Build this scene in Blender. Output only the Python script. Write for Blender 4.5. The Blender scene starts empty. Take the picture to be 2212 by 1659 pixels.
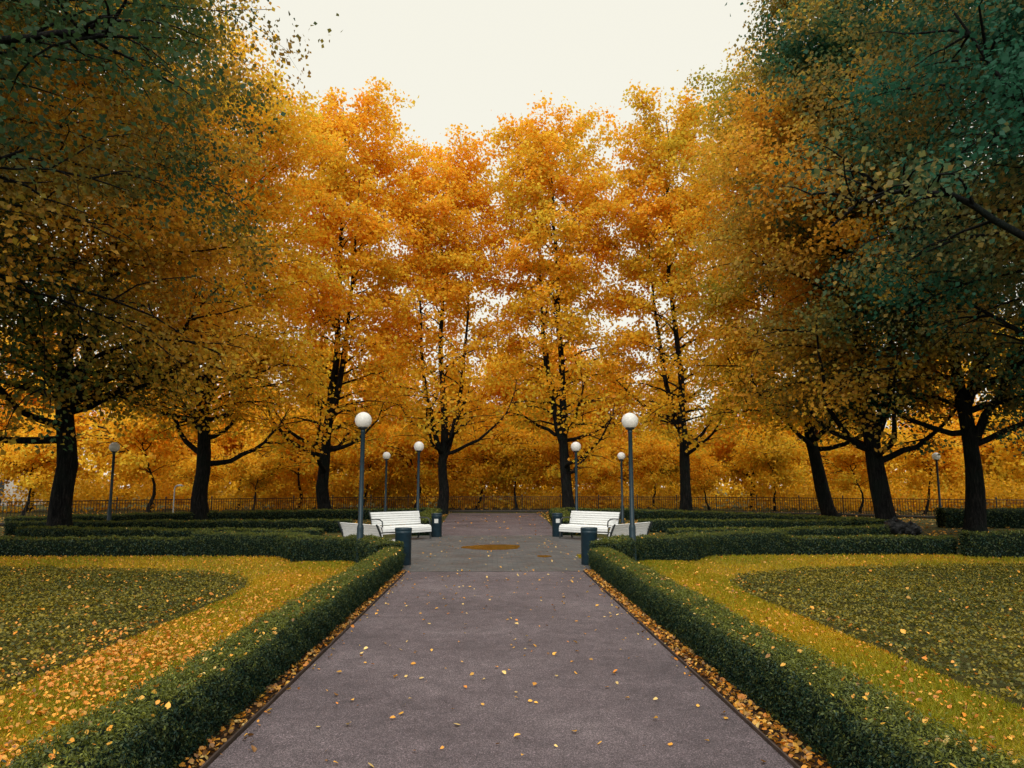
import bpy, math, random
import numpy as np
from mathutils import Vector
R_=math.radians
scn=bpy.context.scene
COL=scn.collection
scn.view_settings.view_transform='Standard'
scn.view_settings.look='None'
scn.view_settings.exposure=0

# ------------------------------------------------------------------ helpers
def link(o): COL.objects.link(o); return o
def empty(name,loc,label=None,cat=None,group=None):
    o=bpy.data.objects.new(name,None); o.location=loc; o.empty_display_size=.2
    link(o)
    if label:o["label"]=label
    if cat:o["category"]=cat
    if group:o["group"]=group
    return o
def np_mesh(name,V,F,mats,col=None,mi=None,smooth=False):
    V=np.asarray(V,dtype=np.float32); F=np.asarray(F,dtype=np.int32)
    me=bpy.data.meshes.new(name)
    k=F.shape[1]; m=F.shape[0]
    me.vertices.add(len(V)); me.vertices.foreach_set("co",V.ravel())
    me.loops.add(m*k); me.loops.foreach_set("vertex_index",F.ravel())
    me.polygons.add(m)
    me.polygons.foreach_set("loop_start",np.arange(0,m*k,k,dtype=np.int32))
    me.polygons.foreach_set("loop_total",np.full(m,k,dtype=np.int32))
    for mt in mats: me.materials.append(mt)
    if mi is not None: me.polygons.foreach_set("material_index",np.asarray(mi,dtype=np.int32))
    me.update(calc_edges=True)
    if col is not None:
        a=me.color_attributes.new("Col",'FLOAT_COLOR','POINT')
        c=np.ones((len(V),4),dtype=np.float32); c[:,:3]=np.clip(col,0,.98)
        a.data.foreach_set("color",c.ravel())
    if smooth: me.polygons.foreach_set("use_smooth",np.ones(m,dtype=bool))
    return me
def obj(name,me,parent=None,loc=(0,0,0)):
    o=bpy.data.objects.new(name,me); o.location=loc; link(o)
    if parent: o.parent=parent
    return o
def py_mesh(name,V,F,mat,smooth=False):
    me=bpy.data.meshes.new(name); me.from_pydata([tuple(v) for v in V],[],F)
    me.materials.append(mat)
    if smooth:
        for p in me.polygons:p.use_smooth=True
    me.update(); return me
def unit(a): return a/np.maximum(np.linalg.norm(a,axis=1,keepdims=True),1e-9)

def leaf_quads(P,N,S,rng,asp=.85,fold=.12,T=None):
    n=len(P); N=unit(N)
    if T is None: T=rng.normal(size=(n,3))
    t=unit(np.cross(N,T)) ; b=np.cross(N,t); S=S[:,None]
    V=np.empty((n,4,3))
    V[:,0]=P-t*S*.5; V[:,1]=P+b*S*asp*.5+N*S*fold-t*S*.08
    V[:,2]=P+t*S*.5; V[:,3]=P-b*S*asp*.5+N*S*fold-t*S*.08
    F=np.arange(n*4).reshape(n,4)
    return V.reshape(-1,3),F
def leaf_six(P,N,S,rng,asp=.85,fold=.15):
    n=len(P); N=unit(N); T=rng.normal(size=(n,3))
    t=unit(np.cross(N,T)); b=np.cross(N,t); S=S[:,None]
    f=rng.uniform(0.0,2.0,(n,1))*fold
    V=np.empty((n,6,3))
    V[:,0]=P-t*S*.5; V[:,1]=P-t*S*.22+b*S*asp*.45+N*S*f; V[:,2]=P+t*S*.15+b*S*asp*.4+N*S*f*.9
    V[:,3]=P+t*S*.55+N*S*f*.5; V[:,4]=P+t*S*.15-b*S*asp*.4+N*S*f*.8; V[:,5]=P-t*S*.22-b*S*asp*.45+N*S*f
    i=np.arange(n)*6
    F=np.concatenate([np.stack([i,i+1,i+2,i+3],1),np.stack([i,i+3,i+4,i+5],1)])
    return V.reshape(-1,3),F

# ------------------------------------------------------------------ materials
def newmat(name):
    m=bpy.data.materials.new(name); m.use_nodes=True
    nt=m.node_tree; nt.nodes.clear()
    out=nt.nodes.new('ShaderNodeOutputMaterial')
    return m,nt,out
def noise(nt,scale,detail=4,rough=.6,coord=None):
    n=nt.nodes.new('ShaderNodeTexNoise'); n.inputs['Scale'].default_value=scale
    n.inputs['Detail'].default_value=detail; n.inputs['Roughness'].default_value=rough
    if coord: nt.links.new(coord,n.inputs['Vector'])
    return n
def ramp(nt,src,stops):
    r=nt.nodes.new('ShaderNodeValToRGB'); e=r.color_ramp.elements
    while len(e)<len(stops): e.new(.5)
    for i,(p,c) in enumerate(stops):
        e[i].position=p; e[i].color=(*c,1) if len(c)==3 else c
    nt.links.new(src,r.inputs['Fac']); return r
def mixc(nt,fac,a,b,mode='MIX'):
    m=nt.nodes.new('ShaderNodeMix'); m.data_type='RGBA'; m.blend_type=mode
    for s,v in ((0,fac),(6,a),(7,b)):
        if isinstance(v,(int,float)): m.inputs[s].default_value=v
        elif isinstance(v,tuple): m.inputs[s].default_value=(*v,1)
        else: nt.links.new(v,m.inputs[s])
    return m.outputs[2]
def objco(nt):
    t=nt.nodes.new('ShaderNodeTexCoord'); return t.outputs['Object']
def bump(nt,h,strength,dist):
    b=nt.nodes.new('ShaderNodeBump'); b.inputs['Strength'].default_value=strength
    b.inputs['Distance'].default_value=dist; nt.links.new(h,b.inputs['Height']); return b.outputs[0]
def princ(nt,out,col,rough=.7,spec=.5,metal=0,normal=None):
    p=nt.nodes.new('ShaderNodeBsdfPrincipled')
    if isinstance(col,tuple): p.inputs['Base Color'].default_value=(*col,1)
    else: nt.links.new(col,p.inputs['Base Color'])
    if isinstance(rough,(int,float)): p.inputs['Roughness'].default_value=rough
    else: nt.links.new(rough,p.inputs['Roughness'])
    p.inputs['Specular IOR Level'].default_value=spec; p.inputs['Metallic'].default_value=metal
    if normal is not None: nt.links.new(normal,p.inputs['Normal'])
    nt.links.new(p.outputs[0],out.inputs['Surface']); return p

def mat_leaf(name,trans=.4,gloss=.0):
    m,nt,out=newmat(name)
    a=nt.nodes.new('ShaderNodeAttribute'); a.attribute_name='Col'
    d=nt.nodes.new('ShaderNodeBsdfDiffuse'); t=nt.nodes.new('ShaderNodeBsdfTranslucent')
    nt.links.new(a.outputs['Color'],d.inputs['Color']); nt.links.new(a.outputs['Color'],t.inputs['Color'])
    mx=nt.nodes.new('ShaderNodeMixShader'); mx.inputs[0].default_value=trans
    nt.links.new(d.outputs[0],mx.inputs[1]); nt.links.new(t.outputs[0],mx.inputs[2])
    last=mx
    if gloss>0:
        g=nt.nodes.new('ShaderNodeBsdfGlossy'); g.inputs['Roughness'].default_value=.45
        g.inputs['Color'].default_value=(.8,.9,1,1)
        m2=nt.nodes.new('ShaderNodeMixShader'); m2.inputs[0].default_value=gloss
        nt.links.new(mx.outputs[0],m2.inputs[1]); nt.links.new(g.outputs[0],m2.inputs[2]); last=m2
    nt.links.new(last.outputs[0],out.inputs['Surface']); return m
M_leaf=mat_leaf('foliage',.5,.008)
M_hedge=mat_leaf('hedge_foliage',.25,.02)
M_grassb=mat_leaf('grass_blades',.35,.01)
M_fallen=mat_leaf('fallen_leaf',.15,.03)

def mat_bark():
    m,nt,out=newmat('bark'); co=objco(nt)
    mp=nt.nodes.new('ShaderNodeMapping'); mp.inputs['Scale'].default_value=(1,1,.16); nt.links.new(co,mp.inputs[0])
    n=noise(nt,18,6,.8,mp.outputs[0]); n2=noise(nt,1.2,3,.6,co)
    c=ramp(nt,n.outputs[0],[(.38,(.003,.004,.005)),(.55,(.018,.018,.019)),(.72,(.065,.058,.048))])
    c2=mixc(nt,ramp(nt,n2.outputs[0],[(.45,(0,0,0)),(.7,(.6,.6,.6))]).outputs[0],c.outputs[0],(.012,.022,.018))
    princ(nt,out,c2,.95,.1,normal=bump(nt,n.outputs[0],1,.1)); return m
M_bark=mat_bark()
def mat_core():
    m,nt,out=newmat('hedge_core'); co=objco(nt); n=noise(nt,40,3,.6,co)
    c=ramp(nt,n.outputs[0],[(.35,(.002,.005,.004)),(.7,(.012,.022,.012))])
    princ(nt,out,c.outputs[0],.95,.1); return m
M_core=mat_core()
def mat_asphalt():
    m,nt,out=newmat('asphalt'); co=objco(nt)
    n1=noise(nt,.55,5,.65,co); n2=noise(nt,140,2,.6,co); n3=noise(nt,5,5,.7,co)
    v=nt.nodes.new('ShaderNodeTexVoronoi'); v.inputs['Scale'].default_value=120; nt.links.new(co,v.inputs['Vector'])
    base=ramp(nt,n1.outputs[0],[(.3,(.078,.063,.073)),(.5,(.116,.093,.105)),(.7,(.162,.134,.146))])
    c=mixc(nt,.8,base.outputs[0],ramp(nt,n3.outputs[0],[(.25,(.5,.5,.52)),(.6,(1,1,1)),(.8,(1.2,1.15,1.15))]).outputs[0],'MULTIPLY')
    c=mixc(nt,.95,c,ramp(nt,n2.outputs[0],[(.34,(.32,.32,.35)),(.5,(1,1,1)),(.64,(2.2,2.1,2.15))]).outputs[0],'MULTIPLY')
    c=mixc(nt,.7,c,ramp(nt,v.outputs['Color'],[(.0,(.5,.5,.5)),(.8,(1.05,1.05,1.05)),(1,(2.4,2.3,2.3))]).outputs[0],'MULTIPLY')
    rg=ramp(nt,n1.outputs[0],[(.3,(.65,)*3),(.7,(.85,)*3)])
    princ(nt,out,c,rg.outputs[0],.3,normal=bump(nt,n2.outputs[0],1,.01)); return m
M_asph=mat_asphalt()
def mat_paver():
    m,nt,out=newmat('paving_bricks'); co=objco(nt)
    b=nt.nodes.new('ShaderNodeTexBrick'); nt.links.new(co,b.inputs['Vector'])
    b.inputs['Scale'].default_value=1; b.inputs['Brick Width'].default_value=.21; b.inputs['Row Height'].default_value=.105
    b.inputs['Mortar Size'].default_value=.006; b.inputs['Color1'].default_value=(.065,.068,.076,1)
    b.inputs['Color2'].default_value=(.10,.10,.105,1); b.inputs['Mortar'].default_value=(.03,.03,.028,1)
    n=noise(nt,1.1,5,.6,co); n2=noise(nt,60,2,.6,co)
    c=mixc(nt,.8,b.outputs[0],ramp(nt,n.outputs[0],[(.3,(.6,.62,.68)),(.7,(1.25,1.2,1.15))]).outputs[0],'MULTIPLY')
    c=mixc(nt,.6,c,ramp(nt,n2.outputs[0],[(.3,(.6,.6,.6)),(.7,(1.4,1.4,1.4))]).outputs[0],'MULTIPLY')
    rg=ramp(nt,n.outputs[0],[(.3,(.45,)*3),(.6,(.75,)*3)])
    princ(nt,out,c,rg.outputs[0],.35,normal=bump(nt,b.outputs['Fac'],-.4,.004)); return m
M_pave=mat_paver()
def mat_ground(name,stops,sc=2.2):
    m,nt,out=newmat(name); co=objco(nt); n=noise(nt,sc,6,.7,co); n2=noise(nt,45,3,.7,co)
    c=ramp(nt,n.outputs[0],stops)
    c2=mixc(nt,.8,c.outputs[0],ramp(nt,n2.outputs[0],[(.3,(.4,.4,.4)),(.7,(1.5,1.45,1.3))]).outputs[0],'MULTIPLY')
    princ(nt,out,c2,.95,.15,normal=bump(nt,n2.outputs[0],.8,.03)); return m
M_ground=mat_ground('park_ground',[(.3,(.03,.04,.015)),(.5,(.055,.06,.016)),(.62,(.12,.085,.02)),(.75,(.06,.085,.02))])
M_lawn=mat_ground('lawn_turf',[(.3,(.15,.12,.012)),(.5,(.24,.17,.015)),(.7,(.30,.17,.015))],1.3)
M_bed=mat_ground('planting_bed',[(.3,(.03,.035,.01)),(.6,(.07,.06,.015)),(.8,(.12,.08,.015))],3)
M_soil=mat_ground('leaf_litter_soil',[(.3,(.015,.01,.008)),(.55,(.04,.02,.01)),(.75,(.12,.05,.015))],16)
def simple(name,col,rough,spec=.5,metal=0,var=.25,scale=8,bmp=0):
    m,nt,out=newmat(name); co=objco(nt); n=noise(nt,scale,5,.65,co)
    lo=tuple(c*(1-var) for c in col); hi=tuple(min(1,c*(1+var)) for c in col)
    c=ramp(nt,n.outputs[0],[(.3,lo),(.7,hi)])
    princ(nt,out,c.outputs[0],rough,spec,metal,normal=bump(nt,n.outputs[0],bmp,.01) if bmp else None); return m
M_pole=simple('teal_painted_steel',(.011,.030,.045),.42,.35,var=.3)
M_dark=simple('dark_cast_iron',(.018,.024,.028),.5,.5)
M_white=simple('white_painted_slat',(.82,.84,.86),.45,.4,var=.06,scale=12)
M_grey=simple('pale_grey_metal',(.42,.45,.47),.5,.4)
M_fence=simple('black_iron_railing',(.016,.013,.012),.6)
M_edge=simple('rusty_steel_edging',(.05,.032,.026),.8,.3,var=.4)
M_stone=simple('grey_stone',(.06,.055,.05),.85,.3,var=.4,bmp=.4)
M_wall=simple('white_render_wall',(.72,.72,.72),.9,.2,var=.06,scale=1)
M_roof=simple('dark_roof_sheet',(.09,.09,.1),.7)
M_glassd=simple('window_glass',(.03,.045,.06),.1,.8)
M_bag=simple('black_plastic_bag',(.006,.007,.009),.42,.35,bmp=.9,scale=18)
M_label=simple('white_sticker',(.6,.62,.62),.5)
def mat_globe():
    m,nt,out=newmat('opal_globe'); co=objco(nt); n=noise(nt,6,3,.5,co)
    c=ramp(nt,n.outputs[0],[(.3,(.86,.85,.84)),(.7,(.92,.91,.90))])
    p=princ(nt,out,c.outputs[0],.3,.4)
    t=nt.nodes.new('ShaderNodeBsdfTranslucent'); t.inputs[0].default_value=(.95,.94,.92,1)
    mx=nt.nodes.new('ShaderNodeMixShader'); mx.inputs[0].default_value=.35
    nt.links.new(p.outputs[0],mx.inputs[1]); nt.links.new(t.outputs[0],mx.inputs[2]); nt.links.new(mx.outputs[0],out.inputs['Surface'])
    return m
M_globe=mat_globe()
def mat_puddle():
    m,nt,out=newmat('puddle_water'); co=objco(nt); n=noise(nt,3,4,.5,co)
    c=ramp(nt,n.outputs[0],[(.35,(.13,.075,.02)),(.65,(.22,.11,.025))])
    princ(nt,out,c.outputs[0],.1,.6,normal=bump(nt,n.outputs[0],.02,.01)); return m
M_puddle=mat_puddle()

# ------------------------------------------------------------------ world / sun / camera
w=bpy.data.worlds.new("World"); scn.world=w; w.use_nodes=True
nt=w.node_tree; nt.nodes.clear()
o=nt.nodes.new('ShaderNodeOutputWorld'); bg=nt.nodes.new('ShaderNodeBackground'); nt.links.new(bg.outputs[0],o.inputs[0])
sky=nt.nodes.new('ShaderNodeTexSky'); sky.sky_type='NISHITA'; sky.sun_disc=False
sky.sun_elevation=R_(36); sky.sun_rotation=R_(190)
tc=nt.nodes.new('ShaderNodeTexCoord'); sx=nt.nodes.new('ShaderNodeSeparateXYZ'); nt.links.new(tc.outputs['Generated'],sx.inputs[0])
mr=nt.nodes.new('ShaderNodeMapRange'); nt.links.new(sx.outputs[2],mr.inputs[0])
mr.inputs[1].default_value=.6; mr.inputs[2].default_value=1; mr.inputs[3].default_value=.97; mr.inputs[4].default_value=3.3
mul=nt.nodes.new('ShaderNodeVectorMath'); mul.operation='SCALE'; mul.inputs[0].default_value=(1.0,.975,.85)
nt.links.new(mr.outputs[0],mul.inputs[3])
sc=nt.nodes.new('ShaderNodeVectorMath'); sc.operation='SCALE'; nt.links.new(sky.outputs[0],sc.inputs[0]); sc.inputs[3].default_value=.1
fin=mixc(nt,.94,sc.outputs[0],mul.outputs[0])
nt.links.new(fin,bg.inputs[0]); bg.inputs[1].default_value=1
sd=bpy.data.lights.new('sun','SUN'); sd.energy=1.5; sd.angle=R_(25); sd.color=(1,.96,.88)
so=link(bpy.data.objects.new('sun',sd)); so.rotation_euler=(R_(62),0,R_(-8)); so.location=(0,-10,40)
cd=bpy.data.cameras.new('camera'); cd.lens=26; cd.sensor_width=36; cd.clip_end=3000
cam=link(bpy.data.objects.new('camera',cd)); cam.location=(0,0,1.6); cam.rotation_euler=(R_(90+7.98),0,R_(-1.47)); scn.camera=cam

# ------------------------------------------------------------------ surfaces
def sheet(name,pts,z,mat,kind='structure'):
    me=py_mesh(name,[(x,y,z) for x,y in pts],[list(range(len(pts)))],mat)
    o=obj(name,me); o["kind"]=kind; return o
g=sheet('ground',[(-900,-300),(900,-300),(900,1500),(-900,1500)],0,M_ground)
for sgn,nm in((-1,'lawn'),(1,'lawn')):
    p=[(sgn*1.7,-3),(sgn*40,-3),(sgn*40,17.9),(sgn*4.9,17.9),(sgn*4.2,16.7),(sgn*2.9,16.4),(sgn*2.05,15.3),(sgn*1.7,14.5)]
    if sgn<0:p=p[::-1]
    o=sheet(nm,p,.004,M_lawn)
XB_Z=[-5,11.2,12.3,13.0,13.5,14.0,14.5,14.9,15.2,15.4]; XB_X=[3.8,3.82,3.92,4.12,4.4,4.9,5.8,7.2,9.2,13]
def xb(z): return np.where(z>15.4,99,np.interp(z,XB_Z,XB_X))
for sgn in(-1,1):
    p=[(sgn*x,z) for x,z in zip(XB_X,XB_Z)]+[(sgn*40,15.6),(sgn*40,-3)]
    p[0]=(p[0][0],-3)
    if sgn<0:p=p[::-1]
    sheet('planting_bed',p,.009,M_bed)
sheet('path',[(-1.63,-3),(1.73,-3),(1.73,14.5),(-1.63,14.5)],.012,M_asph)
sheet('soil_strip',[(-1.90,-3),(-1.65,-3),(-1.65,14.5),(-1.90,14.5)],.010,M_soil)
sheet('soil_strip',[(1.75,-3),(2.1,-3),(2.1,14.5),(1.75,14.5)],.010,M_soil)
plaza=[(-1.75,14.5),(1.85,14.5),(2.3,16.4),(4.5,18.6),(4.7,21),(4.4,22.6),(2.5,25.2),(-2.4,25.2),(-4.3,22.6),(-4.6,21),(-4.4,18.6),(-2.2,16.4)]
sheet('pavement',plaza,.016,M_pave)
sheet('far_path',[(-2.0,25.2),(2.25,25.2),(3.0,47.3),(-2.7,47.3)],.012,M_asph)
for x in(-1.645,1.74):
    V=[];F=[]
    n=60; rr=random.Random(int(x*10))
    for i in range(n+1):
        y=-3+17.5*i/n; dx=rr.uniform(-.006,.006); h=.035+rr.uniform(-.006,.006)
        V+=[(x-.007+dx,y,0),(x-.007+dx,y,h),(x+.007+dx,y,h),(x+.007+dx,y,0)]
    for i in range(n):
        for k in range(3): F.append([i*4+k,i*4+k+1,i*4+k+5,i*4+k+4])
    o=obj('path_edging',py_mesh('path_edging',V,F,M_edge)); o["kind"]="structure"
def puddle(cx,cy,rx,ry,seed):
    r=random.Random(seed); ph=[r.uniform(0,6) for _ in range(4)]; pts=[]
    for i in range(60):
        a=i/60*2*math.pi; k=1+.07*math.sin(2*a+ph[0])+.06*math.sin(3*a+ph[1])+.04*math.sin(5*a+ph[2])+.03*math.sin(11*a+ph[3])
        pts.append((cx+rx*k*math.cos(a),cy+ry*k*math.sin(a)))
    sheet('puddle',pts,.021,M_puddle)
puddle(0.0,20.3,.75,.95,1); puddle(1.2,17.6,.16,.28,4)

# ------------------------------------------------------------------ fallen leaves and grass (stuff)
FL=np.array([[.78,.34,.04],[.85,.44,.06],[.72,.25,.025],[.55,.28,.04],[.85,.58,.2],[.30,.14,.04]])
def fallcol(n,rng,dark=0,p=(.27,.25,.15,.12,.1,.11)):
    c=FL[rng.choice(6,n,p=p)]*rng.uniform(.6,1.1,(n,1)); return c*(1-dark)
def fallen(name,P,S,rng,tilt=.25,dark=0,p=(.27,.25,.15,.12,.1,.11)):
    n=len(P); N=np.stack([rng.normal(0,tilt,n),rng.normal(0,tilt,n),np.ones(n)],1)
    V,F=leaf_six(P,N,S,rng)
    me=np_mesh(name,V,F,[M_fallen],col=np.repeat(fallcol(n,rng,dark,p),6,0))
    o=obj(name,me); o["kind"]="stuff"; return o
rng=np.random.default_rng(5)
n=620; y=3+ (rng.random(n)**1.1)*22; x=rng.uniform(-1.6,1.7,n)
k=y>15; x[k]*=1.2
k=~((np.abs(x)<.9)&(np.abs(y-20.3)<1.1)); x=x[k];y=y[k]; n=len(x)
P=np.stack([x,y,np.full(n,.024)],1); fallen('fallen_leaves_on_path',P,rng.uniform(.016,.052,n),rng,.35,p=(.22,.27,.08,.1,.26,.07))
Ps=[]
for a,b,n in((-1.78,-1.66,1000),(1.765,1.93,2100)):
    y=2.5+12.2*rng.random(n)**1.0; x=a+(b-a)*rng.random(n); Ps.append(np.stack([x,y,rng.uniform(.012,.035,n)],1))
n=110; y=rng.uniform(3,14.4,n); s=rng.choice([-1,1],n); x=np.where(s<0,-1.62+np.abs(rng.normal(0,.06,n)),1.72-np.abs(rng.normal(0,.06,n)))
Ps.append(np.stack([x,y,np.full(n,.024)],1))
P=np.concatenate(Ps); fallen('fallen_leaves_along_edging',P,rng.uniform(.018,.05,len(P)),rng,.6,.1,p=(.2,.12,.18,.18,.05,.27))
n=190000; y=2.2+15.8*rng.random(n)**.9; x=rng.uniform(2.1,15,n)*rng.choice([-1,1],n)
k=rng.random(n)<.4; x=np.where(k,rng.uniform(2.1,4.1,n)*np.sign(x),x)
keep=(np.abs(x)<.8*y+3); x=x[keep];y=y[keep]; n=len(x)
inbed=np.abs(x)>xb(y)
pt=.5+.5*np.sin(x*1.9+y*.8+np.sin(y*2.3))*np.sin(y*1.2-x*.5)
dens=np.where(inbed,.22,.95)*np.where(x<0,1,.42)*(.3+.7*pt)*np.where((y<9)&(x<0),1,.5)
keep=rng.random(n)<dens; x=x[keep];y=y[keep];inbed=inbed[keep]; n=len(x)
z=np.where(inbed,.07+.02*rng.random(n),.010+.03*rng.random(n))
big=rng.random(n)<.08
fallen('fallen_leaves_on_lawn',np.stack([x,y,z],1),np.where(big,rng.uniform(.045,.07,n),rng.uniform(.014,.04,n)),rng,.6,p=(.36,.12,.34,.12,.0,.06))
n=12000; y=rng.uniform(18.5,49,n); x=rng.uniform(-26,28,n); keep=~((np.abs(x)<4.6)&(y<25.5))&~((np.abs(x)<2.6)&(rng.random(n)<.93)); x=x[keep];y=y[keep]
fallen('fallen_leaves_under_trees',np.stack([x,y,np.full(len(x),.03)],1),rng.uniform(.06,.12,len(x)),rng,.3)
# grass
n=300000; y=2.2+15.6*rng.random(n)**1.25; x=rng.uniform(1.95,14,n)*rng.choice([-1,1],n)
near=rng.random(n)<.55; x=np.where(near,rng.uniform(2.0,4.1,n)*np.sign(x),x)
keep=(np.abs(x)<xb(y)+.03)&(np.abs(x)<.8*y+2.5); x=x[keep];y=y[keep];n=len(x)
h=rng.uniform(.016,.038,n)*(1+y/30); wd=.003*(1+y/5); a=rng.uniform(0,6.28,n); lx=rng.normal(0,.02,n);ly=rng.normal(0,.02,n)
ca=np.cos(a)*wd; sa=np.sin(a)*wd
V=np.zeros((n,4,3)); V[:,0]=np.stack([x-ca,y-sa,np.zeros(n)],1);V[:,1]=np.stack([x+ca,y+sa,np.zeros(n)],1)
V[:,2]=np.stack([x+ca*.3+lx,y+sa*.3+ly,h],1);V[:,3]=np.stack([x-ca*.3+lx,y-sa*.3+ly,h],1)
m_=(np.sin(x*2.1+y*.7)+np.sin(y*1.3-x*.9)+rng.normal(0,.8,n))*.27+np.where(x<0,.58,.45); m_=np.clip(m_,0,1)[:,None]
c=(np.array([.24,.24,.012])*(1-m_)+np.array([.52,.33,.015])*m_)*rng.uniform(.7,1.15,(n,1))
o=obj('grass',np_mesh('grass',V.reshape(-1,3),np.arange(n*4).reshape(n,4),[M_grassb],col=np.repeat(c,4,0))); o["kind"]="stuff"
# ground cover
n=340000; y=2.2+13.3*rng.random(n)**1.0; x=rng.uniform(3.8,15,n)*rng.choice([-1,1],n)
keep=(np.abs(x)>xb(y)+rng.normal(.02,.05,n))&(np.abs(x)<.8*y+3); x=x[keep];y=y[keep];n=len(x)
z=.03+.045*rng.random(n)+.03*np.sin(x*7+np.sin(y*5))*np.sin(y*6)
N=np.stack([rng.normal(0,.6,n),rng.normal(0,.6,n),np.ones(n)],1)
V,F=leaf_quads(np.stack([x,y,z],1),N,rng.uniform(.02,.046,n),rng)
m_=np.clip(rng.normal(.45,.34,n)+.2*np.sin(x*1.3)*np.sin(y*1.1),0,1)[:,None]
c=(np.array([.045,.06,.012])*(1-m_)+np.array([.28,.21,.018])*m_)
o=obj('ground_cover_plants',np_mesh('ground_cover_plants',V,F,[M_hedge],col=np.repeat(c,4,0))); o["kind"]="stuff"

# ------------------------------------------------------------------ hedges
def resample(pts,step):
    pts=np.array(pts,float); seg=np.linalg.norm(np.diff(pts,axis=0),axis=1); s=np.concatenate([[0],np.cumsum(seg)])
    n=max(2,int(s[-1]/step)+1); t=np.linspace(0,s[-1],n)
    return np.stack([np.interp(t,s,pts[:,0]),np.interp(t,s,pts[:,1])],1),s[-1]
def hedge(pts,w,h,dens,ls,seed,label,topgold=.6,leafn=0,rgh=.014,smooth=3):
    rng=np.random.default_rng(seed)
    C,L=resample(pts,.12)
    for _ in range(smooth):
        C[1:-1]=(C[:-2]+2*C[1:-1]+C[2:])/4
    n=len(C); T=np.gradient(C,axis=0); T/=np.linalg.norm(T,axis=1,keepdims=True); Nn=np.stack([T[:,1],-T[:,0]],1)
    base=np.array([[-.42,0],[-.48,.5],[-.5,.82],[-.4,.96],[0,1.0],[.4,.96],[.5,.82],[.48,.5],[.42,0]])
    s=np.linspace(0,L,n); ph=rng.uniform(0,6,6)
    def und(s,k): return .5*np.sin(s*2.3+ph[k])+.3*np.sin(s*5.9+ph[k+1])+.3*np.sin(s*13+ph[(k+2)%6])
    hw=w*(1+.09*und(s,0)); hh=h*(1+.06*und(s,2))
    def surf(i,prof,shr):
        u=prof[...,0]*(hw[i]-2*shr); v=prof[...,1]*(hh[i]-shr)
        return np.concatenate([C[i]+Nn[i]*u[...,None],v[...,None]],-1)
    k=len(base); V=np.zeros((n,k,3))
    for j in range(k): V[:,j]=surf(np.arange(n),np.tile(base[j],(n,1)),.045)
    V=V.reshape(-1,3)
    idx=np.arange(n*k).reshape(n,k)
    F=np.stack([idx[:-1,:-1],idx[:-1,1:],idx[1:,1:],idx[1:,:-1]],-1).reshape(-1,4)
    caps=[]
    for e in(0,n-1):
        for j in range(k//2): caps.append([idx[e,j],idx[e,j+1],idx[e,k-2-j],idx[e,k-1-j]])
    F=np.concatenate([F,np.array(caps)])
    nc=len(F); ncv=len(V)
    per=w+2*h; m=int(L*per*dens)
    i=rng.integers(0,n,m); t=rng.random(m)
    cum=np.concatenate([[0],np.cumsum(np.linalg.norm(np.diff(base*[w,h],axis=0),axis=1))]); cum/=cum[-1]
    pr=np.stack([np.interp(t,cum,base[:,0]),np.interp(t,cum,base[:,1])],1)
    P=surf(i,pr,0)
    nx=np.where(pr[:,1]>.93,pr[:,0]*.6,np.sign(pr[:,0])*1.0); nz=np.where(pr[:,1]>.8,1.0,.15)
    No=np.concatenate([Nn[i]*nx[:,None],nz[:,None]],1); No=unit(No)
    lump=.5+.5*np.sin(s[i]*17+pr[:,0]*8+ph[0])*np.sin(t*34+s[i]*5+ph[1])
    P=P+No*(rng.normal(0,rgh,m)+.045*lump-.032)[:,None]; P[:,:2]+=T[i]*rng.uniform(-.07,.07,(m,1))
    me_=int(w*h*dens*1.2)*2
    ends=rng.choice([0,n-1],me_); uu=rng.uniform(-.48,.48,me_); vv=rng.uniform(0,1,me_)
    Pe=np.concatenate([C[ends]+Nn[ends]*(uu*hw[ends])[:,None],(vv*hh[ends])[:,None]],1)
    sg=np.where(ends==0,-1,1); Ne=np.concatenate([T[ends]*sg[:,None],np.full((me_,1),.15)],1)
    Pe=Pe+Ne*rng.normal(.02,.015,(me_,1))
    P=np.concatenate([P,Pe]); No=np.concatenate([No,Ne]); top=np.concatenate([pr[:,1]>.93,vv>.95]); lump=np.concatenate([lump,rng.random(me_)])
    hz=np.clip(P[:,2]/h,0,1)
    mm=len(P); Nr=No+rng.normal(0,.9,(mm,3))
    Vl,Fl=leaf_quads(P,Nr,rng.uniform(.6,1.35,mm)*ls,rng,asp=.4)
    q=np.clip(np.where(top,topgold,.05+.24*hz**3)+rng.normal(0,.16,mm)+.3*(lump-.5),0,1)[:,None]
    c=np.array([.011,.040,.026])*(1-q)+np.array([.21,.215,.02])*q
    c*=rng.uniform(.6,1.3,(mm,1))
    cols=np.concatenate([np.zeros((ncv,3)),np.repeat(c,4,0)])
    mi=np.concatenate([np.zeros(nc,int),np.ones(len(Fl),int)])
    Vall=[V,Vl];Fall=[F,Fl+ncv]
    if leafn:
        ii=rng.integers(0,n,leafn); uu=rng.uniform(-.5,.5,leafn)
        P2=np.concatenate([C[ii]+Nn[ii]*(uu*hw[ii])[:,None],(hh[ii]*(1-.12*np.abs(uu))+.008)[:,None]],1)
        P2[:,:2]+=T[ii]*rng.uniform(-.06,.06,(leafn,1))
        N2=np.stack([rng.normal(0,.6,leafn),rng.normal(0,.6,leafn),np.ones(leafn)],1)
        V2,F2=leaf_six(P2,N2,rng.uniform(.016,.045,leafn),rng)
        off=ncv+len(Vl); Vall.append(V2);Fall.append(F2+off); cols=np.concatenate([cols,np.repeat(fallcol(leafn,rng),6,0)]); mi=np.concatenate([mi,np.full(len(F2),2)])
    me=np_mesh('hedge',np.concatenate(Vall),np.concatenate(Fall),[M_core,M_hedge,M_fallen],col=cols,mi=mi)
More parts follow.
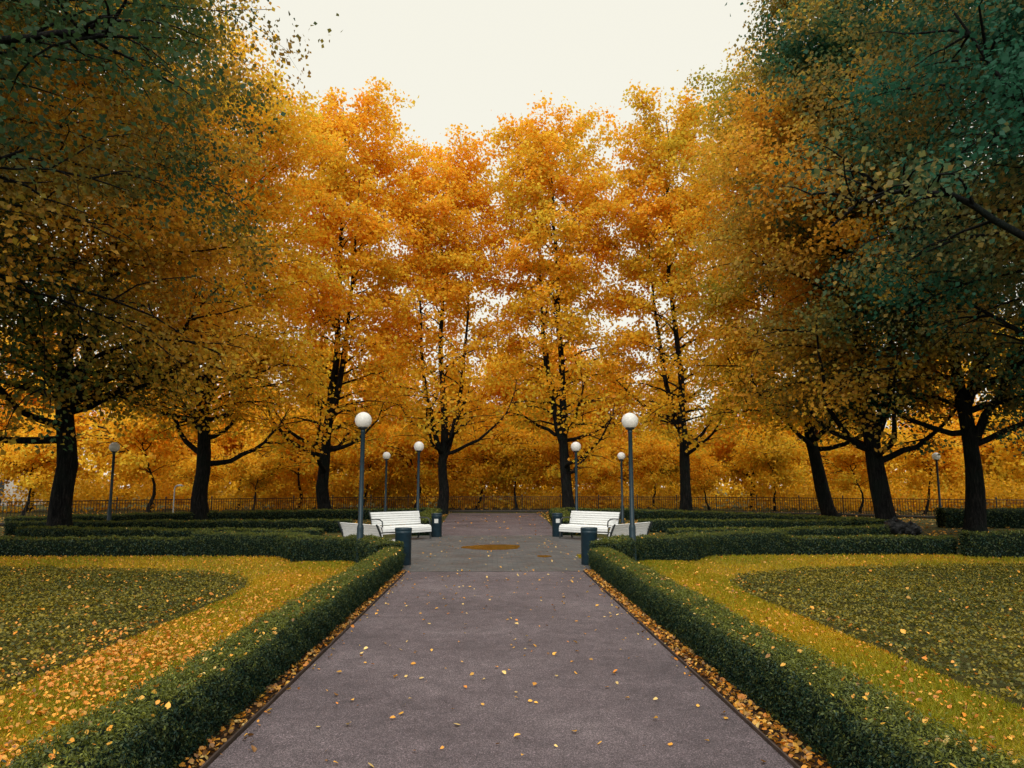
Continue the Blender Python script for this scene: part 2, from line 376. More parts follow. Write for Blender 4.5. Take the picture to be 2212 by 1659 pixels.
    o=obj('hedge',me); o["label"]=label; o["category"]="hedge"; o["group"]="clipped hedges edging the garden"
    return o
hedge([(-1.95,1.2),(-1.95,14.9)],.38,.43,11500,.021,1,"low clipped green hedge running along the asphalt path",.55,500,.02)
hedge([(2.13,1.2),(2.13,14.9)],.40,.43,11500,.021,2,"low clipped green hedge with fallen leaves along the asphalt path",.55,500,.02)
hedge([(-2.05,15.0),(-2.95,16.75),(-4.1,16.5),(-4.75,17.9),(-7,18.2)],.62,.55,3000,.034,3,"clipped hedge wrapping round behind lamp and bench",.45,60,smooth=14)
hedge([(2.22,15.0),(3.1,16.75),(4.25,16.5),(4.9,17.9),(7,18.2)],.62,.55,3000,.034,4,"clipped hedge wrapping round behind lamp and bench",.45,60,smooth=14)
hedge([(-7.05,18.2),(-14,18.2),(-26,17.4)],.6,.43,1100,.05,5,"long low clipped hedge at the back of the lawn",.45,150)
hedge([(7.05,18.2),(11.2,18.2)],.6,.43,1500,.05,6,"long low clipped hedge at the back of the lawn",.45,60)
hedge([(11.1,17.4),(26,16.4)],.7,.58,1100,.05,7,"taller clipped hedge at the end of the lawn",.35,60)
hedge([(-4.9,21.4),(-9,21.5),(-14,22.9)],.6,.45,1100,.055,8,"low clipped hedge beside leaf strewn ground",.5,60,smooth=20)
hedge([(5.1,21.4),(8.5,21.5),(11.9,22.8)],.6,.45,1100,.055,9,"low clipped hedge beside leaf strewn ground",.5,60,smooth=20)
hedge([(-2.45,25.6),(-3.1,40),(-8,37.8),(-14,33.5),(-18,28.5)],.8,.52,700,.07,10,"low clipped hedge bordering the far path and tree bed",.5,100,smooth=30)
hedge([(2.7,25.6),(3.4,40),(8,37.2),(12,31),(13.3,25.5)],.8,.52,700,.07,11,"low clipped hedge bordering the far path and tree bed",.5,100,smooth=30)
hedge([(18.2,30),(33,28.5)],.9,.75,500,.08,12,"dark clipped hedge under the trees",.2,20)
hedge([(-5.2,27.5),(-10,27.0),(-16.5,26.2)],.7,.46,800,.065,13,"low clipped hedge crossing the tree bed",.45,60)
hedge([(5.4,27.5),(9,27.0),(12.6,26.4)],.7,.46,800,.065,14,"low clipped hedge crossing the tree bed",.45,60)

# ------------------------------------------------------------------ tubes and lathe
def tube(Vs,Fs,pts,rad,sides,lob=0,ph=0):
    pts=np.asarray(pts,float); n=len(pts); T=np.gradient(pts,axis=0); T=unit(T)
    d=pts[-1]-pts[0]; ref=np.array([1.,0,0]) if abs(d[2])>.7*np.linalg.norm(d) else np.array([0,0,1.])
    A=unit(np.cross(T,ref)); B=np.cross(T,A)
    an=np.linspace(0,2*np.pi,sides,endpoint=False)
    rd=np.asarray(rad)[:,None]*np.ones((1,sides))
    if lob:
        zz=pts[:,2][:,None]; rd=rd*(1+lob*(np.sin(3*an[None]+ph+zz*.5)*.6+np.sin(5*an[None]-ph*2+zz*.9)*.45+np.sin(zz*2.3+ph+2*an[None])*.35))
    ring=pts[:,None]+rd[:,:,None]*(A[:,None]*np.cos(an)[None,:,None]+B[:,None]*np.sin(an)[None,:,None])
    off=tube.off
    idx=off+np.arange(n*sides).reshape(n,sides); nx=np.roll(idx,-1,axis=1)
    Fs.append(np.stack([idx[:-1],nx[:-1],nx[1:],idx[1:]],-1).reshape(-1,4)); Vs.append(ring.reshape(-1,3)); tube.off=off+n*sides
def lathe(prof,seg=24):
    V=[];F=[];n=len(prof)
    for r,z in prof:
        for i in range(seg):
            a=2*math.pi*i/seg; V.append((r*math.cos(a),r*math.sin(a),z))
    for j in range(n-1):
        for i in range(seg):
            F.append([j*seg+i,j*seg+(i+1)%seg,(j+1)*seg+(i+1)%seg,(j+1)*seg+i])
    F.append([i for i in range(seg)][::-1]); F.append([(n-1)*seg+i for i in range(seg)])
    return V,F
def boxes(lst):
    V=[];F=[]
    for c,sz,rx in lst:
        b=len(V); ca,sa=math.cos(rx),math.sin(rx)
        for dx in(-.5,.5):
            for dy in(-.5,.5):
                for dz in(-.5,.5):
                    yy=dy*sz[1];zz=dz*sz[2]; V.append((c[0]+dx*sz[0],c[1]+yy*ca-zz*sa,c[2]+yy*sa+zz*ca))
        F+=[[b+i for i in f] for f in([0,1,3,2],[4,6,7,5],[0,4,5,1],[2,3,7,6],[0,2,6,4],[1,5,7,3])]
    return V,F

# ------------------------------------------------------------------ trees
OR=np.array([.98,.55,.03]); YE=np.array([.98,.70,.055]); RD=np.array([.97,.43,.025])
GR=np.array([.34,.34,.03]); TG=np.array([.03,.12,.07])
def tree_mesh(H,r0,h0,Rc,seed,nleaf,ls,lean=(0,0),lp=.8,leaders=1,nprim=70,nsec=5,scaf=3,G=.1,green=GR,hot=(OR,YE,RD),prof=None,sig=.3,sparse=.45,rise=1.0,scaflen=1.0,xside=0,patch=.3,extra=(),lowf=.3,sharp=1.0,droop=.45,gz=0,hollow=0,wv=.35,tintw=.3):
    rng=np.random.default_rng(seed); Vs=[];Fs=[]; tube.off=0
    prof=prof or ([0,.1,.3,.6,.8,.92,1],[.85,1,1,.98,.9,.72,.35])
    def rad(h): return Rc*np.interp((h-h0)/(H-h0),prof[0],prof[1])
    segs=[]
    def bpts(p0,az,e0,e1,L,n,wob=.12,pw=1.2):
        pts=[np.array(p0,float)]; st=L/n; a=az
        for i in range(n):
            e=e0+(e1-e0)*(i/(n-1 if n>1 else 1))**pw+rng.normal(0,wob*.6); a+=rng.normal(0,wob)
            pts.append(pts[-1]+st*np.array([math.cos(a)*math.cos(e),math.sin(a)*math.cos(e),math.sin(e)]))
        return np.array(pts)
    def twiggy(a,az,cnt,t0,l0,l1,w):
        for q in range(cnt):
            t=rng.uniform(t0,1); p=a[int(t*(len(a)-1))]; aa=az+rng.normal(0,1.0)
            b=bpts(p,aa,rng.uniform(-.1,.6),rng.uniform(-.6,.3),rng.uniform(l0,l1),5,.2); tube(Vs,Fs,b,np.linspace(.035,.008,len(b)),4)
            for k in range(1,len(b)-1): segs.append((b[k],b[k+1],w))
    nT=18; zz=np.linspace(0,H*.95,nT); u=zz/H
    wx=np.cumsum(rng.normal(0,.1,nT)); wy=np.cumsum(rng.normal(0,.1,nT))
    main=np.stack([lean[0]*u**lp+wx-wx[0],lean[1]*u**lp+wy-wy[0],zz],1)
    zb=np.array([0,.12,.3,.6,1.0,1.6,2.3,3.1]); ub=zb/H; mb=np.stack([lean[0]*ub**lp+np.interp(zb,zz,wx-wx[0]),lean[1]*ub**lp+np.interp(zb,zz,wy-wy[0]),zb],1)
    M=np.concatenate([mb,main[main[:,2]>3.4]])
    rr=r0*np.interp(M[:,2]/H,[0,.12,.3,.6,1],[.92,.76,.48,.28,.04]); rr[:5]*=[1.45,1.25,1.12,1.05,1.02]
    tube(Vs,Fs,M,rr,16,.10,seed); stems=[(M,rr)]
    for l in range(leaders-1):
        hs=rng.uniform(3.0,5.0); az=rng.choice([0,math.pi])+rng.normal(0,.5)
        p0=np.array([np.interp(hs,M[:,2],M[:,k]) for k in range(3)])
        a=bpts(p0,az,1.2,1.56,H*rng.uniform(.65,.8)-hs,12,.06,.4); r=r0*np.linspace(.5,.05,len(a))
        tube(Vs,Fs,a,r,9); stems.append((a,r))
    for l in range(scaf):
        hs=rng.uniform(2.4,5.2); az=l*2*math.pi/scaf+rng.normal(0,.35)+(0 if seed%2 else .3)
        p0=np.array([np.interp(hs,M[:,2],M[:,k]) for k in range(3)])
        Ls=rng.uniform(4.5,7.5)*scaflen
        a=bpts(p0,az,rng.uniform(.1,.5),rng.uniform(1.0,1.4)*rise,Ls,9,.2); r=r0*np.linspace(.34,.05,len(a))
        tube(Vs,Fs,a,r,8); twiggy(a,az,8,.3,1,2.8,.5)
    for pts,ra in extra:
        pts=np.array(pts,float); t=np.linspace(0,len(pts)-1,len(pts)*3); a=np.stack([np.interp(t,np.arange(len(pts)),pts[:,k]) for k in range(3)],1)
        for _ in range(3): a[1:-1]=(a[:-2]+2*a[1:-1]+a[2:])/4
        a[1:-1]+=rng.normal(0,.03,(len(a)-2,3)); tube(Vs,Fs,a,np.linspace(ra,.02,len(a)),8); d=a[-1]-a[0]
        twiggy(a,math.atan2(d[1],d[0]),16,.25,.8,2.4,.9)
    ga=rng.uniform(0,6)
    for i in range(nprim):
        f=(i+.5)/nprim; h=h0+(H*.965-h0)*f; ga+=2.39996+rng.normal(0,.25)
        st,rs=stems[i%len(stems)]
        if h>st[-1][2]: st,rs=stems[0]
        up=.2+.62*f*rise
        hb=max(2.2,h-rad(h)*math.tan(up)*.8)
        p0=np.array([np.interp(hb,st[:,2],st[:,k]) for k in range(3)])
        mx=np.array([np.interp(hb,M[:,2],M[:,k]) for k in range(2)]); offv=p0[:2]-mx; dout=offv[0]*math.cos(ga)+offv[1]*math.sin(ga)
        L=max(.8,rad(h)*rng.uniform(.68,1.12)-dout)/math.cos(up)
        a=bpts(p0,ga,up+.2,up-droop*(1-f),L*1.02,8,.14); rb=max(.026,np.interp(hb,st[:,2],rs)*.4)
        tube(Vs,Fs,a,rb*np.linspace(1,.16,len(a)),5)
        dens=1.0 if f>lowf else sparse+(1-sparse)*f/lowf
        for k in range(3,len(a)-1): segs.append((a[k],a[k+1],dens))
        for q in range(nsec):
            t=(q+1)/(nsec)*.8+.15; kk=min(len(a)-1,int(t*(len(a)-1))); p=a[kk]
            aa=ga+(1 if q%2 else -1)*rng.uniform(.4,1.3); ee=up*.6+rng.normal(0,.45)
            l2=max(.6,L*rng.uniform(.3,.6)*(1.15-.5*t))
            b=bpts(p,aa,ee,ee-.5-droop*.4,l2,4,.2); tube(Vs,Fs,b,max(.011,rb*.3)*np.linspace(1,.25,len(b)),4)
            for k in range(len(b)-1): segs.append((b[k],b[k+1],dens*1.2))
            for z_ in range(2):
                p=b[rng.integers(1,len(b))]; c=bpts(p,aa+rng.normal(0,1.2),rng.normal(.1,.6),-.3,l2*.6,2,.2)
                for k in range(2): segs.append((c[k],c[k+1],dens))
    trunk=(np.concatenate(Vs),np.concatenate(Fs))
    A=np.array([s[0] for s in segs]);B=np.array([s[1] for s in segs]);W=np.array([s[2] for s in segs])*np.linalg.norm(B-A,axis=1)
    W*=rng.uniform(wv,1.6,len(W))
    i=rng.choice(len(A),nleaf,p=W/W.sum()); t=rng.random((nleaf,1)); C=A[i]*(1-t)+B[i]*t
    off=rng.normal(0,sig,(nleaf,3))*[1,1,.65]; P=C+off; P[:,2]-=np.abs(rng.normal(0,.14,nleaf))
    def axr(P):
        ax=np.stack([np.interp(P[:,2],main[:,2],main[:,0]),np.interp(P[:,2],main[:,2],main[:,1])],1)
        rel=P[:,:2]-ax; return rel,np.linalg.norm(rel,axis=1)/np.maximum(rad(P[:,2]),.5)
    rel,rd=axr(P)
    if hollow:
        # crowns carry few leaves along the stems, so trunks and limbs show through
        f=(P[:,2]-h0)/(H-h0)
        stripe=np.abs(rel[:,0])<.16*Rc
        pk=1-hollow*np.clip(1.1-rd*1.7,0,1)*np.clip(1.25-f,0,1)-.45*hollow*stripe*np.clip(.75-f,0,.6)
        k=rng.random(nleaf)<pk; P=P[k]; i=i[k]; rel=rel[k]; rd=rd[k]; nleaf=len(P)
    N=np.concatenate([rel/np.maximum(np.linalg.norm(rel,axis=1,keepdims=True),.1)*.6,np.full((nleaf,1),.4)],1)+rng.normal(0,.6,(nleaf,3))
    V,F=leaf_quads(P,N,rng.uniform(.65,1.3,nleaf)*ls,rng)
    tint=rng.random(len(A))[i]; ph=rng.uniform(0,6,4)
    nz=.5*np.sin(P[:,0]*.8+ph[0]+P[:,2]*.5)+.5*np.sin(P[:,1]*.9+ph[1]-P[:,2]*.7)+.4*np.sin(P[:,2]*1.1+ph[2])
    g=G+patch*nz*(.3+G)+tintw*(tint-.5)+rng.normal(0,.08,nleaf)+.1*(.7-rd)*(G>.05)+xside*(rel[:,0]/Rc)+gz*((P[:,2]-h0)/(H-h0)-.5)
    gq=np.clip(.5+(g-.5)*sharp,0,1)[:,None]
    k=np.clip(.5*tint+.5*rng.random(nleaf)+.1*nz,0,1)[:,None]
    hc=np.where(k<.28,hot[2],np.where(k<.62,hot[0],hot[1]))
    c=(hc*(1-gq)+green*gq)*rng.uniform(.82,1.05,(nleaf,1))
    return trunk,(V,F,np.repeat(c,4,0))
def place(name,x,y,label,group,tr,cr,rot=0,sc=1):
    e=empty(name,(x,y,0),label,"tree",group); e.rotation_euler=(0,0,rot); e.scale=(sc,)*3
    obj('trunk',tr,e); obj('crown',cr,e); return e
def tree(x,y,label,group,**kw):
    (tv,tf),(cv,cf,cc)=tree_mesh(**kw)
    tr=np_mesh('trunk',tv,tf,[M_bark],smooth=True); cr=np_mesh('crown',cv,cf,[M_leaf],col=cc)
    return place('lime_tree',x,y,label,group,tr,cr)
GT="tall lime trees around the garden"
BR=([0,.08,.3,.6,.8,.93,1],[.85,1,1,.92,.78,.55,.2])
MX=(np.array([.85,.44,.04]),np.array([.88,.58,.05]),np.array([.72,.33,.03]))
MD=(MX[0]*.72,MX[1]*.72,MX[2]*.72)
# back row
tree(-9.25,42,"tall orange lime tree with forked limbs",GT,H=25.9,r0=.40,h0=5.2,Rc=4.1,seed=13,nleaf=50000,ls=.21,leaders=2,scaf=5,G=.02,sparse=.22,lowf=.45,sig=.31,hollow=.75,wv=.1)
tree(-3.1,46,"slender orange lime tree with low forked limbs",GT,H=24.8,r0=.36,h0=5.2,Rc=3.9,seed=21,nleaf=44000,ls=.21,leaders=3,scaf=5,G=.03,lean=(-.2,0),sparse=.22,lowf=.5,sig=.31,hollow=.8,wv=.1)
tree(4.7,46,"tall golden lime tree with several upright stems",GT,H=26.2,r0=.40,h0=5.6,Rc=4.6,seed=36,nleaf=52000,ls=.21,leaders=3,scaf=5,G=.12,lean=(-1.1,0),sparse=.22,lowf=.5,sig=.31,hollow=.8,wv=.1)
tree(11.7,45,"tall golden lime tree beside the railing",GT,H=27.0,r0=.38,h0=5.6,Rc=4.5,seed=41,nleaf=51000,ls=.21,leaders=2,scaf=4,G=.17,lean=(-.3,0),sparse=.22,lowf=.5,sig=.31,gz=.15,hollow=.75,wv=.1)
# sides
tree(-13.1,34,"broad orange lime tree with spreading low limbs",GT,H=22.5,r0=.40,h0=4.8,Rc=5.3,seed=53,nleaf=76000,ls=.17,leaders=2,scaf=7,G=.14,nprim=80,nsec=6,prof=BR,rise=.8,sparse=.3,hollow=.4,wv=.2)
tree(-13.6,24,"thick trunked lime tree with green and orange leaves",GT,H=21.5,r0=.38,h0=4.8,Rc=6.3,seed=61,nleaf=100000,ls=.145,leaders=2,scaf=6,G=.5,nprim=80,nsec=7,prof=BR,rise=.8,hot=MX,green=np.array([.085,.13,.03]),xside=-.25,sharp=1.3,patch=.5,sparse=.4,droop=.7,tintw=.15)
tree(16.6,36,"leaning lime tree with golden crown",GT,H=24,r0=.38,h0=5,Rc=5.2,seed=71,nleaf=76000,ls=.17,lean=(-2.4,0),lp=.5,leaders=2,scaf=5,G=.3,nprim=80,nsec=6,prof=BR,sparse=.35,patch=.5,green=np.array([.16,.24,.04]),gz=.2,wv=.2)
tree(14.5,27,"leaning lime tree with dark green and yellow leaves",GT,H=23.5,r0=.38,h0=5,Rc=5.1,seed=83,nleaf=98000,ls=.15,lean=(-1.3,0),lp=.5,leaders=2,scaf=5,G=.58,nprim=80,nsec=7,prof=BR,green=np.array([.05,.14,.06]),hot=MX,xside=.35,sharp=1.4,patch=.4,sparse=.5,droop=.7,gz=.2,tintw=.15)
tree(16.9,26,"dark forked lime tree with green crown beside hedge",GT,H=23,r0=.34,h0=5,Rc=6,seed=97,nleaf=95000,ls=.15,lean=(.5,0),leaders=3,scaf=4,G=.85,nprim=70,nsec=7,prof=BR,hot=MX,green=TG,sharp=1.3,patch=.3,droop=.7,tintw=.15,
  extra=[([(0,0,3.0),(.5,-.3,4.0),(1.3,-.6,5.4),(1.7,-.8,7.5)],.2),([(0,0,4.2),(1.8,-.8,4.9),(3.6,-1.2,4.8)],.08)])
tree(-13.8,14.5,"lime tree with dark olive overhanging branches",GT,H=20,r0=.4,h0=6,Rc=7.6,seed=101,nleaf=150000,ls=.115,leaders=2,scaf=3,G=.66,nprim=90,nsec=8,prof=BR,rise=.7,hot=MD,green=np.array([.045,.09,.035]),sig=.27,xside=.15,sharp=1.3,patch=.5,droop=.8,tintw=.12,
  extra=[([(0,0,6.2),(2.5,-2,7.6),(4.8,-3,8.6),(6.6,-3.4,8.9),(8.2,-3.6,8.6)],.15),([(0,0,5.2),(2.5,-1.5,5.6),(4.6,-2.6,6.6),(6.2,-3.0,7.0)],.10),([(0,0,7),(2,-2.5,9),(4,-3.8,11),(5.2,-4.2,12.2)],.12)])
tree(15.3,15.5,"lime tree with dark bluish green overhanging branches",GT,H=21,r0=.4,h0=6.5,Rc=7.2,seed=111,nleaf=150000,ls=.115,leaders=2,scaf=3,G=.88,nprim=90,nsec=8,prof=BR,rise=.7,hot=MD,green=TG,sig=.27,sharp=1.2,patch=.35,droop=.8,tintw=.12,
  extra=[([(0,0,4.6),(-3.3,-2,5.1),(-5.6,-2.8,6.0),(-7.3,-3.0,7.0),(-8.5,-3,6.9),(-9.3,-3,6.2)],.10),([(0,0,5.6),(-3,-1.5,7.4),(-5,-2.0,9.2),(-6.2,-2.2,11)],.1)])
# beyond the fence
VAR=[]
CONE=([0,.12,.3,.5,.7,.88,1],[1,1,.92,.8,.62,.4,.15])
for k,(sd_,G_) in enumerate(((201,.0),(202,.08),(203,.3))):
    (tv,tf),(cv,cf,cc)=tree_mesh(H=14.0,r0=.2,h0=1.0,Rc=4.4,seed=sd_,nleaf=22000,ls=.26,leaders=3,scaf=4,G=G_,nprim=46,nsec=6,prof=CONE,sig=.36,sparse=1.0,wv=.1)
    VAR.append((np_mesh('trunk',tv,tf,[M_bark],smooth=True),np_mesh('crown',cv,cf,[M_leaf],col=cc)))
rr=random.Random(3)
xs=[-52,-45,-38,-32,-26,-20,-14.5,-8.5,-3.2,1.2,5.6,10,15.5,21,27,33,39,46,54]
for i,x in enumerate(xs):
    v=VAR[(0,1,0,1,0,0,1,0,1,0,1,1,2,1,0,1,2,0,1)[i]]
    y=61+rr.uniform(-2,4)+ (0 if abs(x)<25 else -6-(abs(x)-25)*.25)
    s_=rr.uniform(.85,1.08)
    place('autumn_tree',x,y,"orange autumn tree beyond the railing","autumn trees beyond the railing",v[0],v[1],rr.uniform(0,6.28),s_)
SM=[]
for sd_,G_ in((301,0),(302,.05),(303,.15)):
    (tv,tf),(cv,cf,cc)=tree_mesh(H=7.2,r0=.12,h0=.5,Rc=2.7,seed=sd_,nleaf=8500,ls=.21,leaders=3,scaf=4,G=G_,nprim=28,nsec=5,prof=CONE,sig=.3,sparse=1.1,scaflen=.55,hot=(OR,YE,OR),wv=.1)
    SM.append((np_mesh('trunk',tv,tf,[M_bark],smooth=True),np_mesh('crown',cv,cf,[M_leaf],col=cc)))
x=-43
i=0
while x<44:
    y=53.4-max(0,abs(x)-13)*.72+rr.uniform(-.5,2.4); y=max(y,33)
    v=SM[(0,1,0,2,1)[i%5]]; place('young_tree',x,y,"small orange leaved tree just beyond the railing","small orange trees behind the railing",v[0],v[1],rr.uniform(0,6.28),rr.uniform(.6,1.15))
    x+=rr.uniform(2.4,4.6); i+=1
# far woodland mass
rng=np.random.default_rng(77); nc=420; n=110000
cx=rng.uniform(-110,110,nc); cy=rng.uniform(70,98,nc); cz=rng.uniform(.3,7.2,nc); i=rng.integers(0,nc,n)
P=np.stack([cx[i],cy[i],cz[i]],1)+rng.normal(0,1,(n,3))*[2.2,2,1.1]; k=P[:,2]>.1; P=P[k]; i=i[k]; n=len(P)
V,F=leaf_quads(P,rng.normal(0,1,(n,3))+[0,-.8,.5],rng.uniform(.35,.6,n),rng)
q=rng.random((nc,1)); cc=((OR)*(1-q)+np.array([.97,.66,.05])*q)
o=obj('woodland',np_mesh('woodland',V,F,[M_leaf],col=np.repeat(cc[i]*rng.uniform(.8,1.1,(n,1)),4,0))); o["kind"]="stuff"
# undergrowth just past the fence
nc=200; n=70000; cx=rng.uniform(-60,62,nc); cy=53.5+rng.uniform(0,7,nc)-np.maximum(0,np.abs(cx)-14)*.42; i=rng.integers(0,nc,n)
P=np.stack([cx[i],cy[i],rng.uniform(.2,1.7,nc)[i]],1)+rng.normal(0,1,(n,3))*[1.1,.7,.5]; P=P[P[:,2]>.05]; n=len(P)
V,F=leaf_quads(P,rng.normal(0,1,(n,3))+[0,-.8,.5],rng.uniform(.14,.27,n),rng)
k=np.clip(.25+.5*np.sin(P[:,0]*.6)+rng.normal(0,.3,n),0,1)[:,None]; cc=(OR*(1-k)+np.array([.85,.52,.03])*k)*rng.uniform(.6,1.0,(n,1))
o=obj('undergrowth',np_mesh('undergrowth',V,F,[M_leaf],col=np.repeat(cc,4,0))); o["kind"]="stuff"

# ------------------------------------------------------------------ fence
def smoothpoly(pts,step,it=400):
    C,L=resample(pts,step)
    for _ in range(it): C[1:-1]=(C[:-2]+2*C[1:-1]+C[2:])/4
    return resample(C,step)
FP=[(-50,25),(-21,31),(-17,38),(-11,45),(-4,49.5),(5,49.5),(12,48.5),(19,43.5),(25,36),(55,31)]
C,L=smoothpoly(FP,.14)
fe=empty('fence',(0,0,0),"black iron railing fence on low stone kerb",'fence')
n=len(C); T=np.gradient(C,axis=0); T/=np.linalg.norm(T,axis=1,keepdims=True); Nn=np.stack([T[:,1],-T[:,0]],1)
def sweep(u0,u1,z0,z1):
    V=np.zeros((n,4,3))
    for j,(u,z) in enumerate(((u0,z0),(u0,z1),(u1,z1),(u1,z0))):
        V[:,j,:2]=C+Nn*u; V[:,j,2]=z
    idx=np.arange(n*4).reshape(n,4); nx=np.roll(idx,-1,1)
    return V.reshape(-1,3),np.stack([idx[:-1],nx[:-1],nx[1:],idx[1:]],-1).reshape(-1,4)
Vs=[];Fs=[];off=0
for a in((-.02,.02,.98,1.02),(-.015,.015,.84,.86),(-.015,.015,.2,.22)):
    V,F=sweep(*a); Vs.append(V);Fs.append(F+off);off+=len(V)
bw=.010
base=np.array([[-1,-1],[1,-1],[1,1],[-1,1]])*bw
V=np.zeros((n,8,3))
for j in range(4):
    for q,z in enumerate((.12,.985)):
        V[:,q*4+j,:2]=C+T*base[j,0]+Nn*base[j,1]; V[:,q*4+j,2]=z
i8=np.arange(n)[:,None]*8+off
F=np.concatenate([i8+np.array([[j,(j+1)%4,4+(j+1)%4,4+j]]) for j in range(4)])
Vs.append(V.reshape(-1,3));Fs.append(F)
obj('railing',np_mesh('railing',np.concatenate(Vs),np.concatenate(Fs),[M_fence]),fe)
V,F=sweep(-.14,.14,0,.14); obj('stone_kerb',np_mesh('stone_kerb',V,F,[M_stone]),fe)
pv,pf=lathe([(.03,0),(.03,1.06),(.045,1.07),(.045,1.1),(.02,1.15),(.002,1.17)],8)
pm=py_mesh('post',pv,pf,M_fence)
for k in range(0,n,18):
    p=obj('post',pm,fe,(C[k][0],C[k][1],.0))

# ------------------------------------------------------------------ street lamps
pv,pf=lathe([(.10,0),(.10,.03),(.075,.05),(.072,.75),(.066,.8),(.052,.82),(.045,2.78),(.05,2.79),(.05,2.84)],20)
pole_m=py_mesh('pole',pv,pf,M_pole,True)
pv,pf=lathe([(.05,2.84),(.095,2.86),(.105,2.90),(.085,2.91)],20); cup_m=py_mesh('globe_holder',pv,pf,M_dark,True)
pr=[]
for i in range(17):
    a=-math.pi/2+math.pi*(i/16); a=max(a,-1.15); pr.append((max(.002,.18*math.cos(a)),3.04+.18*math.sin(a)))
pr=pr[3:]; pv,pf=lathe(pr,28); globe_m=py_mesh('lamp_globe',pv,pf,M_globe,True)
def lamp(x,y,lab,s=1):
    e=empty('street_lamp',(x,y,0),lab,"street lamp","globe street lamps in the garden"); e.scale=(s,)*3
    obj('pole',pole_m,e);obj('globe_holder',cup_m,e);obj('lamp_globe',globe_m,e)
L1="white globe lamp on teal pole at hedge corner"
lamp(-2.80,16.0,L1);lamp(2.98,16.0,L1)
L2="white globe lamp on teal pole beside the far path"
lamp(-2.62,26.3,L2);lamp(2.95,26.3,L2)
L3="white globe lamp on slim dark pole near the railing"
lamp(-4.85,34,L3);lamp(5.9,34,L3);lamp(-13.6,27,"white globe lamp on dark pole beneath the trees");lamp(20.6,34,"white globe lamp on dark pole beneath the trees")

# ------------------------------------------------------------------ benches
BL=1.95
def slats(path,w=.058,th=.024):
    lst=[]
    for (y,z,a) in path: lst.append(((0,y,z),(BL,w,th),a))
    return boxes(lst)
seatp=[(.07+.068*i, .425-.012*math.sin(i/5*math.pi)+(0 if i<6 else -.01*(i-5)),0) for i in range(6)]
seatp+=[(.475,.415,-.5),(.51,.37,-1.1),(.525,.31,-1.45),(.528,.245,-1.55)]
backp=[(.02-.006*i-.0022*i*i,.485+.066*i,math.radians(90+6+3*i)) for i in range(6)]
sv,sf=slats(seatp); seat_m=py_mesh('seat',sv,sf,M_white)
sv,sf=slats(backp); back_m=py_mesh('backrest',sv,sf,M_white)
def legmesh():
    Vs=[];Fs=[];tube.off=0
    def t(p,r): tube(Vs,Fs,np.array([(0,a,b) for a,b in p]),[r]*len(p),6)
    t([(-.14,.86),(-.07,.7),(-.015,.55),(.01,.44),(.10,.40),(.3,.395),(.47,.40),(.50,.33),(.49,.2),(.52,0)],.022)
    t([(.02,.43),(-.0,.25),(-.06,0)],.022)
    t([(-.005,.22),(.25,.16),(.49,.22)],.014)
    t([(-.04,.64),(.15,.65),(.36,.64),(.47,.58),(.49,.42)],.018)
    V=np.concatenate(Vs);F=np.concatenate(Fs); V[:,0]*=1.3
    return np_mesh('leg',V,F,[M_dark],smooth=True)
leg_m=legmesh()
def bench(x,y,face,lab,sz=1):
    e=empty('park_bench',(x,y,.016),lab,"bench","white slatted park benches"); e.rotation_euler=(0,0,-face); e.scale=(1,1,sz)
    obj('seat',seat_m,e);obj('backrest',back_m,e)
    for lx in(-.96,.96): obj('leg',leg_m,e,(lx,0,0))
lb="white slatted bench with dark metal ends beside hedge"
bench(-3.12,18.0,math.radians(52),"white slatted bench with its back to the hedge",.87)
bench(3.28,18.0,math.radians(-52),"white slatted bench with its back to the hedge",.87)
bench(-2.98,23.4,math.radians(132),lb)
bench(3.15,23.4,math.radians(-132),lb)

# ------------------------------------------------------------------ litter bins
bv,bf=lathe([(.165,0),(.17,.01),(.17,.64),(.174,.645),(.174,.70)],28); bin_m=py_mesh('body',bv,bf,M_pole,True)
bv,bf=lathe([(.174,.70),(.178,.705),(.178,.745),(.172,.755),(.155,.755),(.15,.74),(.148,.72)],28); rim_m=py_mesh('rim',bv,bf[:-1],M_pole,True)
sv=[];sf=[]
for i in range(7):
    a=math.radians(-90+(i-3)*7)
    for z in(.45,.58): sv.append((.1775*math.cos(a),.1775*math.sin(a),z))
sf=[[2*i,2*i+2,2*i+3,2*i+1] for i in range(6)]
st_m=py_mesh('sticker',sv,sf,M_label)
def bin_(x,y,lab,sticker):
    e=empty('litter_bin',(x,y,.016),lab,"litter bin","round teal litter bins")
    obj('body',bin_m,e);obj('rim',rim_m,e)
    if sticker:
        s_=obj('sticker',st_m,e)
bin_(-1.86,15.75,"round dark teal litter bin at the pavement corner",False)
bin_(2.02,15.75,"round dark teal litter bin at the pavement corner",False)
bin_(-1.83,24.6,"round dark teal litter bin with white sticker beside bench",True)
bin_(2.12,24.6,"round dark teal litter bin with white sticker beside bench",True)

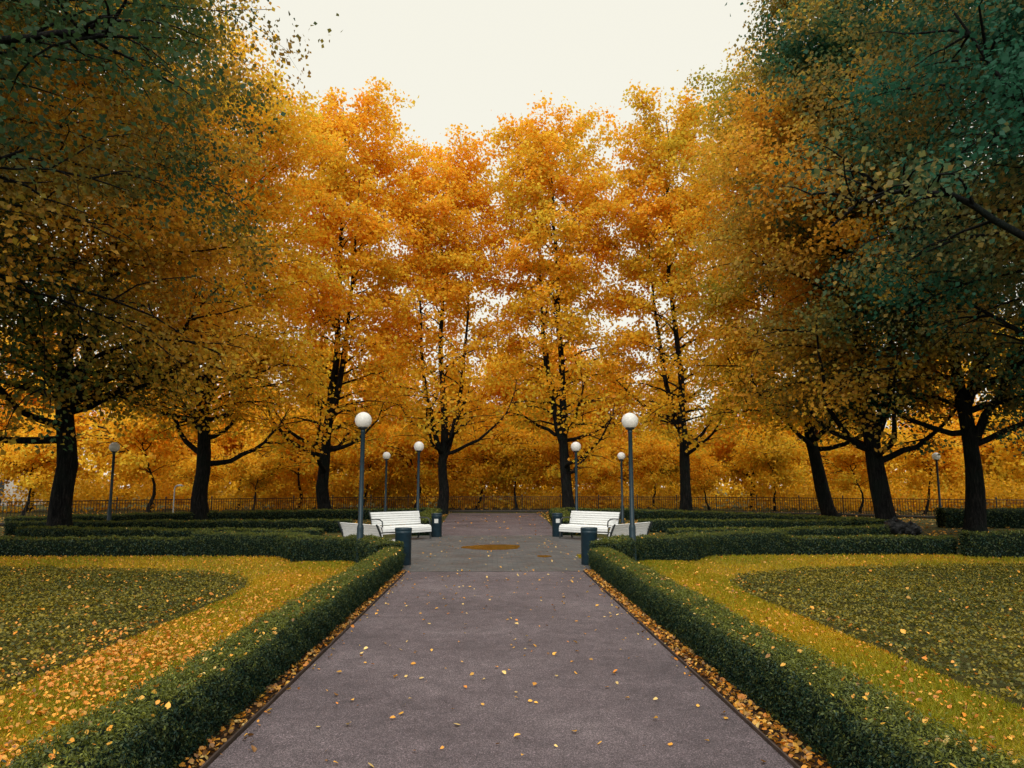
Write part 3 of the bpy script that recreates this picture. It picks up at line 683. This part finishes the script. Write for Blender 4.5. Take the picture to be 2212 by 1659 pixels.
# ------------------------------------------------------------------ small things
def bag(x,y,s,seed):
    r=np.random.default_rng(seed); V=[];F=[];seg=24;st=14
    for j in range(st+1):
        v=j/st; rad=s*.62*math.sin(math.pi*min(1,.18+v*.8))**.7*(1 if v<.8 else max(.12,(1-v)*3.2))
        for i in range(seg):
            a=2*math.pi*i/seg; k=1+.12*math.sin(3*a+v*4+seed)+.09*math.sin(7*a+v*9)+.05*math.sin(11*a-v*14)+r.normal(0,.02)
            V.append((rad*k*math.cos(a),rad*k*.8*math.sin(a),s*v*(1+.06*math.sin(5*a+seed))))
    for j in range(st):
        for i in range(seg): F.append([j*seg+i,j*seg+(i+1)%seg,(j+1)*seg+(i+1)%seg,(j+1)*seg+i])
    F.append(list(range(seg))[::-1]); F.append([st*seg+i for i in range(seg)])
    o=obj('garbage_bag',py_mesh('garbage_bag',V,F,M_bag),None,(x,y,0)); o["label"]="black plastic garbage bag beside tree trunk"; o["category"]="garbage bag"; o["group"]="garbage bags"
bag(13.5,24.9,.62,1);bag(13.98,24.8,.5,2)
Vs=[];Fs=[];tube.off=0
tube(Vs,Fs,np.array([(0,0,0),(0,0,1.0),(0,0,1.55),(.04,0,1.66),(.15,0,1.72),(.36,0,1.73)]),[.035]*6,8)
sp=empty('path_light',(-16.0,38.0,0),"small pale bent post light near railing","post light")
obj('post',np_mesh('post',np.concatenate(Vs),np.concatenate(Fs),[M_grey],smooth=True),sp)
bv,bf=boxes([((.30,0,1.70),(.3,.12,.04),0)]); obj('lamp_head',py_mesh('lamp_head',bv,bf,M_grey),sp)
# building
be=empty('white_building',(-52,72,0),"white rendered building seen through the trees","building")
bv,bf=boxes([((0,0,4.75),(20,10,9.5),0)]); obj('wall',py_mesh('wall',bv,bf,M_wall),be)
bv,bf=boxes([((0,0,9.65),(20.8,10.8,.3),0),((0,-.0,10.3),(17,7,1.0),0)]); obj('roof',py_mesh('roof',bv,bf,M_roof),be)
gv,gf=boxes([((0,-.02,0),(1.2,.06,1.6),0)]); gm=py_mesh('window',gv,gf,M_glassd)
fv,ff=boxes([((-.65,-.05,0),(.1,.12,1.8),0),((.65,-.05,0),(.1,.12,1.8),0),((0,-.05,.85),(1.2,.12,.1),0),((0,-.05,-.85),(1.2,.12,.1),0),((0,-.07,0),(.06,.06,1.6),0)]); fm=py_mesh('frame',fv,ff,M_white)
for r in range(3):
    for c_ in range(7):
        wn=obj('window',gm,be,(-8.4+c_*2.8,-5.0,1.7+r*3)); obj('frame',fm,wn)
